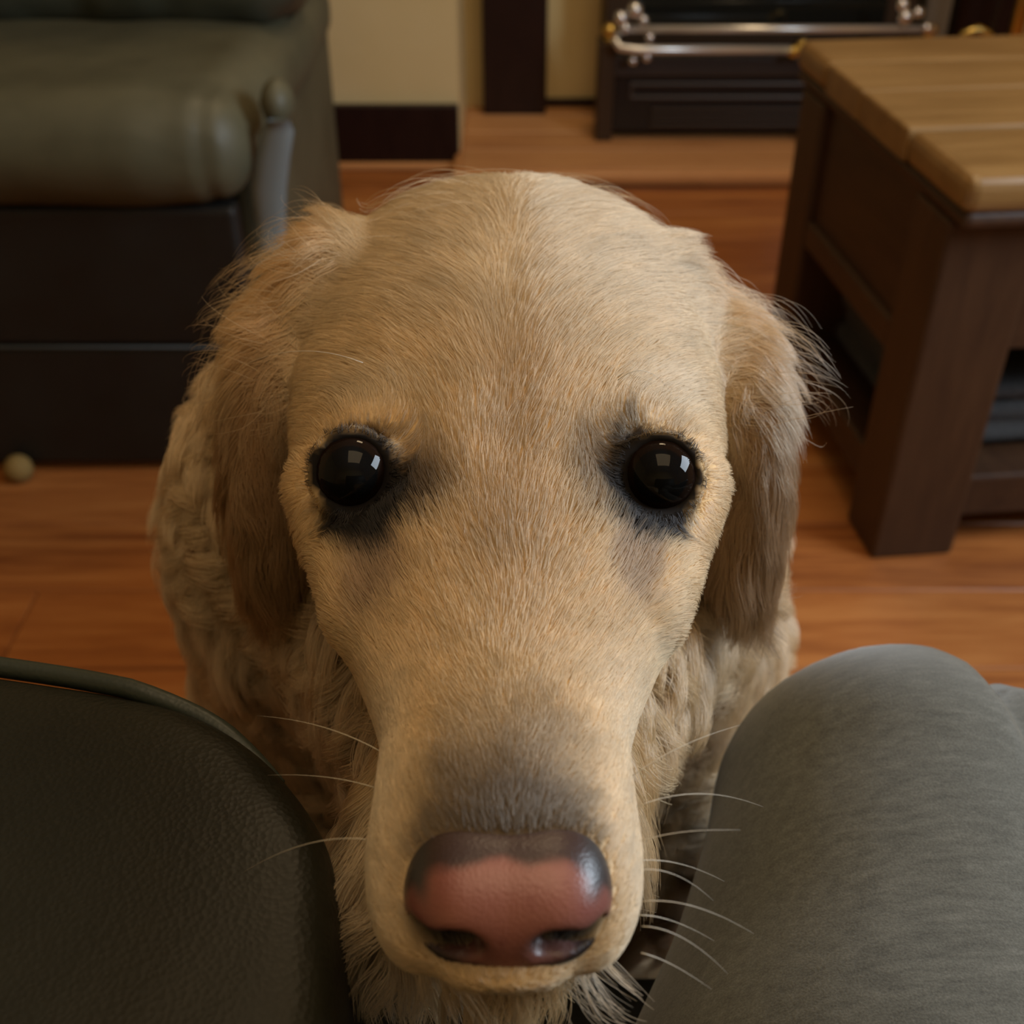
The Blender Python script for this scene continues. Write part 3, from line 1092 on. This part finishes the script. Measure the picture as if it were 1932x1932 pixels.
# ---- eyes
def _eye(nt, b):
    t = nt.nodes.new('ShaderNodeTexCoord')
    nm = nt.nodes.new('ShaderNodeVectorMath'); nm.operation = 'NORMALIZE'
    nt.links.new(t.outputs['Object'], nm.inputs[0])
    sp = nt.nodes.new('ShaderNodeSeparateXYZ')
    nt.links.new(nm.outputs[0], sp.inputs[0])
    c = ramp(nt, sp.outputs['Z'], [(.40, (.16, .12, .10)), (.50, (.012, .008, .006)), (.60, (.014, .0075, .005)), (.80, (.011, .006, .004)), (.84, (.004, .004, .004)), (1., (.006, .006, .006))])
    nt.links.new(c, b.inputs['Base Color'])


M_eye = mat('dark_brown_eye', (.02, .012, .008), .3, spec=0., coat=.36, build=_eye)
M_eye.node_tree.nodes['Principled BSDF'].inputs['Coat Roughness'].default_value = .015
for e, g in zip(EYES, GAZE):
    bm = bmesh.new()
    bmesh.ops.create_uvsphere(bm, u_segments=48, v_segments=32, radius=EYE_R)
    for v in bm.verts:                      # corneal bulge on the gaze axis
        zc = v.co.z / EYE_R
        if zc > .6:
            v.co *= 1 + .10 * ((zc - .6) / .4) ** 2
    o = bm_obj('eye', bm, M_eye, None, True, e)
    o.rotation_euler = Vector(g).to_track_quat('Z', 'Y').to_euler()
    under(root, o)

# ---- nose leather
NC = (MX + .0008, .1362, .6474)


def nose(X, Y, Z):
    x = np.abs(X - NC[0])
    d = ell(X, Y, Z, (NC[0], NC[1], NC[2] + .0005), (.0186, .0150, .0140))
    d = smin(d, ell(x, Y, Z, (.0110, NC[1] + .001, NC[2] + .0045), (.0076, .0125, .0078)), .008)
    # nostrils: commas opening forward and sweeping out to the sides
    d = smax(d, -ell(x, Y, Z, (.0092, NC[1] - .0132, NC[2] + .0042), (.0048, .0058, .0030)), .0020)
    d = smax(d, -ell(x, Y, Z, (.0142, NC[1] - .0090, NC[2] + .0030), (.0045, .0070, .0026)), .0020)
    d = d + .0008 * np.exp(-((X - NC[0]) / .0009) ** 2) * (1 - smooth01(Z, NC[2] - .006, NC[2] + .001))
    return d


NV, NQ = surface_nets(nose, np.arange(NC[0] - .024, NC[0] + .024, .0006), np.arange(.112, .164, .0006), np.arange(.630, .670, .0006))
ncol = np.tile(np.array((.31, .115, .085)), (len(NV), 1))


def nmix(wt, k):
    global ncol
    wt = np.clip(wt, 0, 1)[:, None]
    ncol = ncol * (1 - wt) + np.array(k) * wt


nx_ = NV[:, 0] - NC[0]
nmix(.45 * smooth01(np.abs(nx_), .009, .017), (.10, .030, .025))
nmix(.5 + .5 * vnoise(NV, 300, 3) - .65, (.22, .06, .05))
nmix(.9 * smooth01(NV[:, 1] + .0012 * vnoise(NV, 420, 5) + .0008 * np.sin(nx_ * 500) + .08 * np.abs(nx_), .1325, .1360) * smooth01(NV[:, 2], .648, .654), (.024, .019, .018))
nmix(smooth01(np.abs(nx_), .0135, .0170) * smooth01(NV[:, 2] + .35 * (NV[:, 1] - .135), .6535, .6575), (.030, .027, .028))
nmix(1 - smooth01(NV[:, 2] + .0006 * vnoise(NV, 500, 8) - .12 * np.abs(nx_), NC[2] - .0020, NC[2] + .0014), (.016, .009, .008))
for s in (-1, 1):
    nmix(1.4 * near(NV, (NC[0] + s * .0098, NC[1] - .0130, NC[2] + .0040), .0062, .008, .0034), (.010, .006, .006))
nmix(.8 * near(NV, (NC[0] - .001, NC[1] - .0160, NC[2] + .0062), .0008, .003, .0009), (.14, .04, .035))


def _nose(nt, b):
    _skin(nt, b)
    v = coords(nt)
    vo = nt.nodes.new('ShaderNodeTexVoronoi'); vo.inputs['Scale'].default_value = 1500
    nt.links.new(v, vo.inputs['Vector'])
    bump(nt, b, vo.outputs['Distance'], .22, .0003)


M_nose = mat('nose_leather', (.4, .13, .09), .36, spec=.5, build=_nose)
no = np_mesh('nose', NV, NQ, M_nose, colors=ncol)
no['label'] = 'pink nose with dark grey edges and nostrils'
under(root, no)

# ---- coat of strands
TRI = np.concatenate([DQ[:, [0, 1, 2]], DQ[:, [0, 2, 3]]])
TA = DV[TRI]
AREA = np.linalg.norm(np.cross(TA[:, 1] - TA[:, 0], TA[:, 2] - TA[:, 0]), axis=1) / 2
TC = TA.mean(1)
TN = DN[TRI].mean(1)
tE, tB = weights(TC)


def sample(density, count=None):
    """root points on the body, 'density' strands per square metre for every triangle"""
    ex = AREA * density
    k = int(ex.sum()) if count is None else count
    t = RNG.choice(len(TRI), k, p=ex / ex.sum())
    u = RNG.random((k, 2))
    fl = u.sum(1) > 1
    u[fl] = 1 - u[fl]
    bw = np.stack([1 - u.sum(1), u[:, 0], u[:, 1]], 1)
    P = (DV[TRI[t]] * bw[:, :, None]).sum(1)
    Nn = (DN[TRI[t]] * bw[:, :, None]).sum(1)
    return P, Nn / np.linalg.norm(Nn, axis=1)[:, None], tE[t], tB[t]


def tangent(D, Nn):
    T = D - (D * Nn).sum(1)[:, None] * Nn
    return T / (np.linalg.norm(T, axis=1)[:, None] + 1e-9)


def facing(P, Nn):
    v = np.array((0, 0, CAM_H)) - P
    return (v * Nn).sum(1) / np.linalg.norm(v, axis=1)


def strands(name, P, Nn, D, L, C, lift, bend, grav, rad, npts, guides=24, clump=.5, curl=None, wild=0., conform=.5):
    k = len(P)
    t = np.linspace(0, 1, npts)[None, :, None]
    D = tangent(D, Nn)
    jit = RNG.normal(0, 1, (k, 3))
    D = tangent(D + wild * jit, Nn)
    Lk = L[:, None, None]
    pts = P[:, None, :] - Nn[:, None, :] * .0003 + Lk * (D[:, None, :] * t * (1 - .12 * t) + Nn[:, None, :] * (lift[:, None, None] * (t - bend * t * t))
                                                        + np.array((0, 0, -1.0))[None, None, :] * (grav[:, None, None] if np.ndim(grav) else grav) * t * t)
    if guides:
        g = RNG.choice(k, max(1, k // guides), replace=False)
        kd = KDTree(len(g))
        for i, j in enumerate(g):
            kd.insert(P[j], i)
        kd.balance()
        own = np.array([g[kd.find(p)[1]] for p in P])
        if curl is not None:
            amp, wl = curl
            ph = RNG.random(k) * 2 * math.pi
            sgn = RNG.choice([-1, 1], k)
            side = np.cross(D, Nn)
            a = amp * RNG.uniform(.5, 1.3, k)
            w2 = wl * RNG.uniform(.75, 1.35, k)
            ang = ph[own][:, None] + 2 * math.pi * (t[0, :, 0][None] * L[:, None]) / w2[own][:, None] + RNG.normal(0, .25, k)[:, None]
            env = a[own][:, None] * np.minimum(1, t[0, :, 0] * 2.2)[None]
            pts = pts + side[own][:, None, :] * ((np.sin(ang) - np.sin(ph[own])[:, None]) * env)[..., None] \
                      + Nn[own][:, None, :] * ((np.cos(ang) * sgn[own][:, None]) * env * .5)[..., None]
        cl = clump * RNG.uniform(.5, 1.1, k)[:, None, None] * t ** 1.3
        rel = pts[own] - P[own][:, None, :] * 0
        pts = pts + (rel - pts) * np.clip(cl, 0, .96)
    # keep every strand outside the skin, rising gently towards its tip
    tt = np.linspace(0, 1, npts)[None, :]
    want = (.00015 + (L * lift)[:, None] * conform * tt * (1 - .35 * tt)).ravel()
    for _ in range(2):
        fl = pts.reshape(-1, 3)
        d, G = field(fl)
        push = np.clip(want - d, 0, .004)
        push.reshape(k, npts)[:, 0] = 0
        pts = (fl + G * push[:, None]).reshape(k, npts, 3)
    hc = bpy.data.hair_curves.new(name)
    hc.add_curves([npts] * k)
    hc.attributes['position'].data.foreach_set('vector', pts.astype(np.float32).ravel()) if 'position' in hc.attributes else None
    r = hc.attributes.get('radius') or hc.attributes.new('radius', 'FLOAT', 'POINT')
    tp = (1 - .8 * np.linspace(0, 1, npts) ** 1.6)[None] * (rad * RNG.uniform(.7, 1.25, k))[:, None]
    r.data.foreach_set('value', tp.astype(np.float32).ravel())
    at = hc.attributes.new('col', 'FLOAT_COLOR', 'CURVE')
    at.data.foreach_set('color', np.concatenate([np.clip(C, 0, 1), np.ones((k, 1))], 1).astype(np.float32).ravel())
    hc.materials.append(M_fur)
    o = bpy.data.objects.new(name, hc)
    COL.objects.link(o)
    under(root, o)
    return o


def flow(P):
    """lie of the short coat: back from the nose, fanning out and down over brow and cheeks"""
    s = P[:, 0] - MX
    so = np.tanh(s / .012)
    D = np.zeros_like(P)
    D[:, 1] = 1
    fan = .45 + .75 * smooth01(P[:, 1], .24, .33) - .2 * smooth01(P[:, 1], .19, .24) * (1 - smooth01(P[:, 1], .25, .3))
    D[:, 0] = so * fan
    D[:, 2] = -.9 * smooth01(np.abs(s), .028, .055) * (1 - .6 * smooth01(P[:, 2], .66, .685))
    # whorls turning away from the eye corners
    for i, e in enumerate(EYES):
        q = P - np.array(e)
        r = np.linalg.norm(q, axis=1)
        wv = np.exp(-(r / .021) ** 4)[:, None]
        D = D * (1 - .92 * wv) + wv * q / (r[:, None] + 1e-6)
    D = D + .16 * np.stack([vnoise(P, 160, 1), vnoise(P, 160, 2), vnoise(P, 160, 3)], 1) + .22 * np.stack([vnoise(P, 45, 4), vnoise(P, 45, 5), vnoise(P, 45, 6)], 1)
    return D


def tint(P, c, amt=.16):
    v = 1 + amt * .7 * vnoise(P, 420, 4) + amt * .6 * vnoise(P, 110, 5) + RNG.normal(0, amt * .55, len(P))
    return c * np.clip(v, .35, 1.6)[:, None]


def eye_clear(P):
    r = np.min([np.linalg.norm(P - np.array(e) - g * .003, axis=1) for e, g in zip(EYES, GAZE)], axis=0)
    return r


tface = facing(TC, TN)
vis = smooth01(tface, -.35, .05) * .92 + .08
headw = (1 - tE) * (1 - tB)
# face: short coat
nosed = nose(TC[:, 0], TC[:, 1], TC[:, 2])
ec = eye_clear(TC)
den = 3.0e6 * headw * vis * smooth01(nosed, -.0006, .0003) * (ec > .0116) * (TC[:, 1] < .46)
den = den * (1 + 1.1 * (1 - smooth01(TC[:, 1], .18, .24)))
P, Nn, a, bb = sample(den)
L = .0046 + .0035 * smooth01(P[:, 1], .16, .23) + .006 * smooth01(P[:, 1], .25, .33) + .006 * smooth01(P[:, 1], .33, .40)
L = L * (1 - .35 * (1 - smooth01(P[:, 1], .13, .15))) + .010 * smooth01(P[:, 1], .335, .37) * smooth01(np.abs(P[:, 0] - MX), .028, .048)
L = L * (.38 + .62 * smooth01(eye_clear(P), .012, .026)) * RNG.uniform(.7, 1.2, len(P))
C = tint(P, coat(P, a, bb), .19)
lf_ = .22 + .10 * vnoise(P, 120, 9) + .1 * RNG.random(len(P))
print('face strands', len(P))
strands('face_fur', P, Nn, flow(P), L, C, lf_, .75, .02, .000095, 5, guides=16, clump=.55, wild=.10)

# ears: long feathering
den = 1.5e6 * tE * (smooth01(tface, -.6, .0) * .85 + .15)
P, Nn, a, bb = sample(den)
s = np.sign(P[:, 0] - MX)
hi = smooth01(P[:, 2], .645, .685)
D = np.stack([s * (.10 + .55 * hi), -.15 + .25 * hi + .3 * vnoise(P, 40, 2), -1.0 + .1 * hi], 1) + .22 * np.stack([vnoise(P, 60, 1), vnoise(P, 60, 2), vnoise(P, 60, 3)], 1)
L = (.018 + .012 * (1 - smooth01(P[:, 2], .61, .66)) + .002 * hi) * RNG.uniform(.6, 1.25, len(P))
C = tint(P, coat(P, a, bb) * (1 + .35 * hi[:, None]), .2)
print('ear strands', len(P))
strands('ear_fur', P, Nn, D, L, C, .16 + .04 * hi + .12 * RNG.random(len(P)), .6, .18, .00010, 9, guides=40, clump=.72, curl=(.0012, .03), wild=.14)

# ruff and throat: long wavy coat
zf = smooth01(TC[:, 2], .30, .40)
den = 1.9e6 * tB * (smooth01(tface, -.5, .05) * .95 + .05) * (.12 + .88 * zf) * (1 - .9 * smooth01(TC[:, 1], .45, .52)) + 1.2e5 * tB * (1 - zf)
P, Nn, a, bb = sample(den)
s = P[:, 0] - MX
D = np.stack([(.55 + .35 * (s < 0)) * np.tanh(s / .05), -.22 + 0 * s, -1 + 0 * s], 1)
back = smooth01(P[:, 1], .44, .54)[:, None]
D = D * (1 - back) + np.array((0, .8, -.5)) * back
D = D + .35 * np.stack([vnoise(P, 34, 1), vnoise(P, 34, 2), vnoise(P, 34, 3)], 1)
L = (.032 + .016 * (1 - smooth01(P[:, 2], .50, .60))) * RNG.uniform(.65, 1.2, len(P))
C = tint(P, coat(P, a, bb), .2)
print('ruff strands', len(P))
strands('ruff_fur', P, Nn, D, L, C, .42 + .25 * RNG.random(len(P)), .5, .08, .00012, 12, guides=150, clump=.66, curl=(.0062, .034), wild=.12)

# lower jaw beard: tufts hanging below the lip and the cheeks
jaw = (TC[:, 2] < .628) & (tE < .5) & (tB < .5) & (TC[:, 1] < .150)
den = 1.6e6 * jaw.astype(float) + 1e-9
P, Nn, a, bb = sample(den)
D = np.stack([.45 * np.tanh((P[:, 0] - MX) / .015), .10 - .55 * (1 - smooth01(P[:, 1], .148, .175)), -1 + 0 * P[:, 0]], 1) + .3 * np.stack([vnoise(P, 60, 1), vnoise(P, 60, 2), vnoise(P, 60, 3)], 1)
L = (.018 + .020 * smooth01(P[:, 1], .145, .19)) * RNG.uniform(.6, 1.2, len(P))
C = tint(P, coat(P, a, bb), .2)
strands('chin_fur', P, Nn, D, L, C, .55 + .25 * RNG.random(len(P)), .35, .45, .00011, 8, guides=40, clump=.7, curl=(.0015, .02), wild=.14)

# longer tufts hanging from the cheeks beside the muzzle
den = 1.5e6 * ((TC[:, 2] < .626) & (tE < .5) & (TC[:, 1] > .140) & (TC[:, 1] < .225) & (np.abs(TC[:, 0] - MX) > .012)).astype(float) + 1e-9
P, Nn, a, bb = sample(den)
sg = np.sign(P[:, 0] - MX)
D = np.stack([sg * .30, -.25 + 0 * sg, -1 + 0 * sg], 1) + .3 * np.stack([vnoise(P, 70, 1), vnoise(P, 70, 2), vnoise(P, 70, 3)], 1)
L = (.019 + .011 * smooth01(P[:, 1], .15, .18)) * (1 - .42 * (sg > 0) * (1 - smooth01(P[:, 1], .175, .205))) * RNG.uniform(.6, 1.2, len(P))
strands('cheek_fur', P, Nn, D, L, tint(P, coat(P, a, bb), .2), .32 + .2 * RNG.random(len(P)), .4, .40, .00011, 10, guides=60, clump=.74, curl=(.0022, .028), wild=.12)

# flyaway wisps on the ears and crown
den = tE * smooth01(TC[:, 2], .640, .68) + .25 * headw * smooth01(TC[:, 1], .33, .38)
P, Nn, a, bb = sample(den + 1e-9, 900)
D = np.stack([np.sign(P[:, 0] - MX) * 1.0, .1 + 0 * P[:, 0], .05 - .3 * RNG.random(len(P))], 1)
L = RNG.uniform(.016, .044, len(P))
strands('stray_fur', P, Nn, D, L, tint(P, coat(P, a * .3, bb)), .35 + .35 * RNG.random(len(P)), .75, .12, .00007, 10, guides=9, clump=.82, wild=.35)

# ---- whiskers: stiff single hairs of the lip pads and the brow
M_whisker = mat('pale_whisker', (.75, .68, .56), .4)


def whisker(p0, d0, length, droop, r=.00011):
    p0, d0 = Vector(p0), Vector(d0).normalized()
    pts = []
    for i in range(13):
        t = i / 12
        pts.append(p0 + d0 * length * t + Vector((0, 0, -droop)) * t * t * length + Vector((d0.x * -.0, .25 * droop, 0)) * t ** 3 * length)
    o = tube('whisker', pts, r, M_whisker, None, 5, lambda t: 1 - .85 * t)
    under(root, o)


for y_, z_, dx, dy, dz, ln, dr in ((.150, .647, 1, .1, .25, .030, .3), (.158, .648, 1, .35, .10, .046, .55), (.146, .643, 1, .1, .0, .024, .8), (.140, .641, 1, .0, .05, .034, .6),
                                  (.135, .640, 1, -.05, -.1, .026, .8), (.152, .638, 1, .25, -.25, .030, .5), (.141, .635, 1, .15, -.35, .024, .5), (.165, .650, 1, .5, .35, .040, .3), (.133, .634, .9, .0, -.5, .022, .4)):
    whisker((MX + .0275, y_, z_), (dx, dy, dz + .15), ln * .8, dr * 1.6)
for y_, z_, dx, dy, dz, ln, dr in ((.152, .645, -1, .1, .12, .034, .9), (.176, .645, -1, .55, .2, .040, .5), (.168, .642, -1, .5, -.1, .034, .4)):
    whisker((MX - .0275, y_, z_), (dx, dy, dz), ln, dr)
whisker((MX - .0405, .285, .685), (-.85, .25, .25), .045, .55)
whisker((MX + .030, .268, .689), (.5, .1, .45), .022, 1.1)
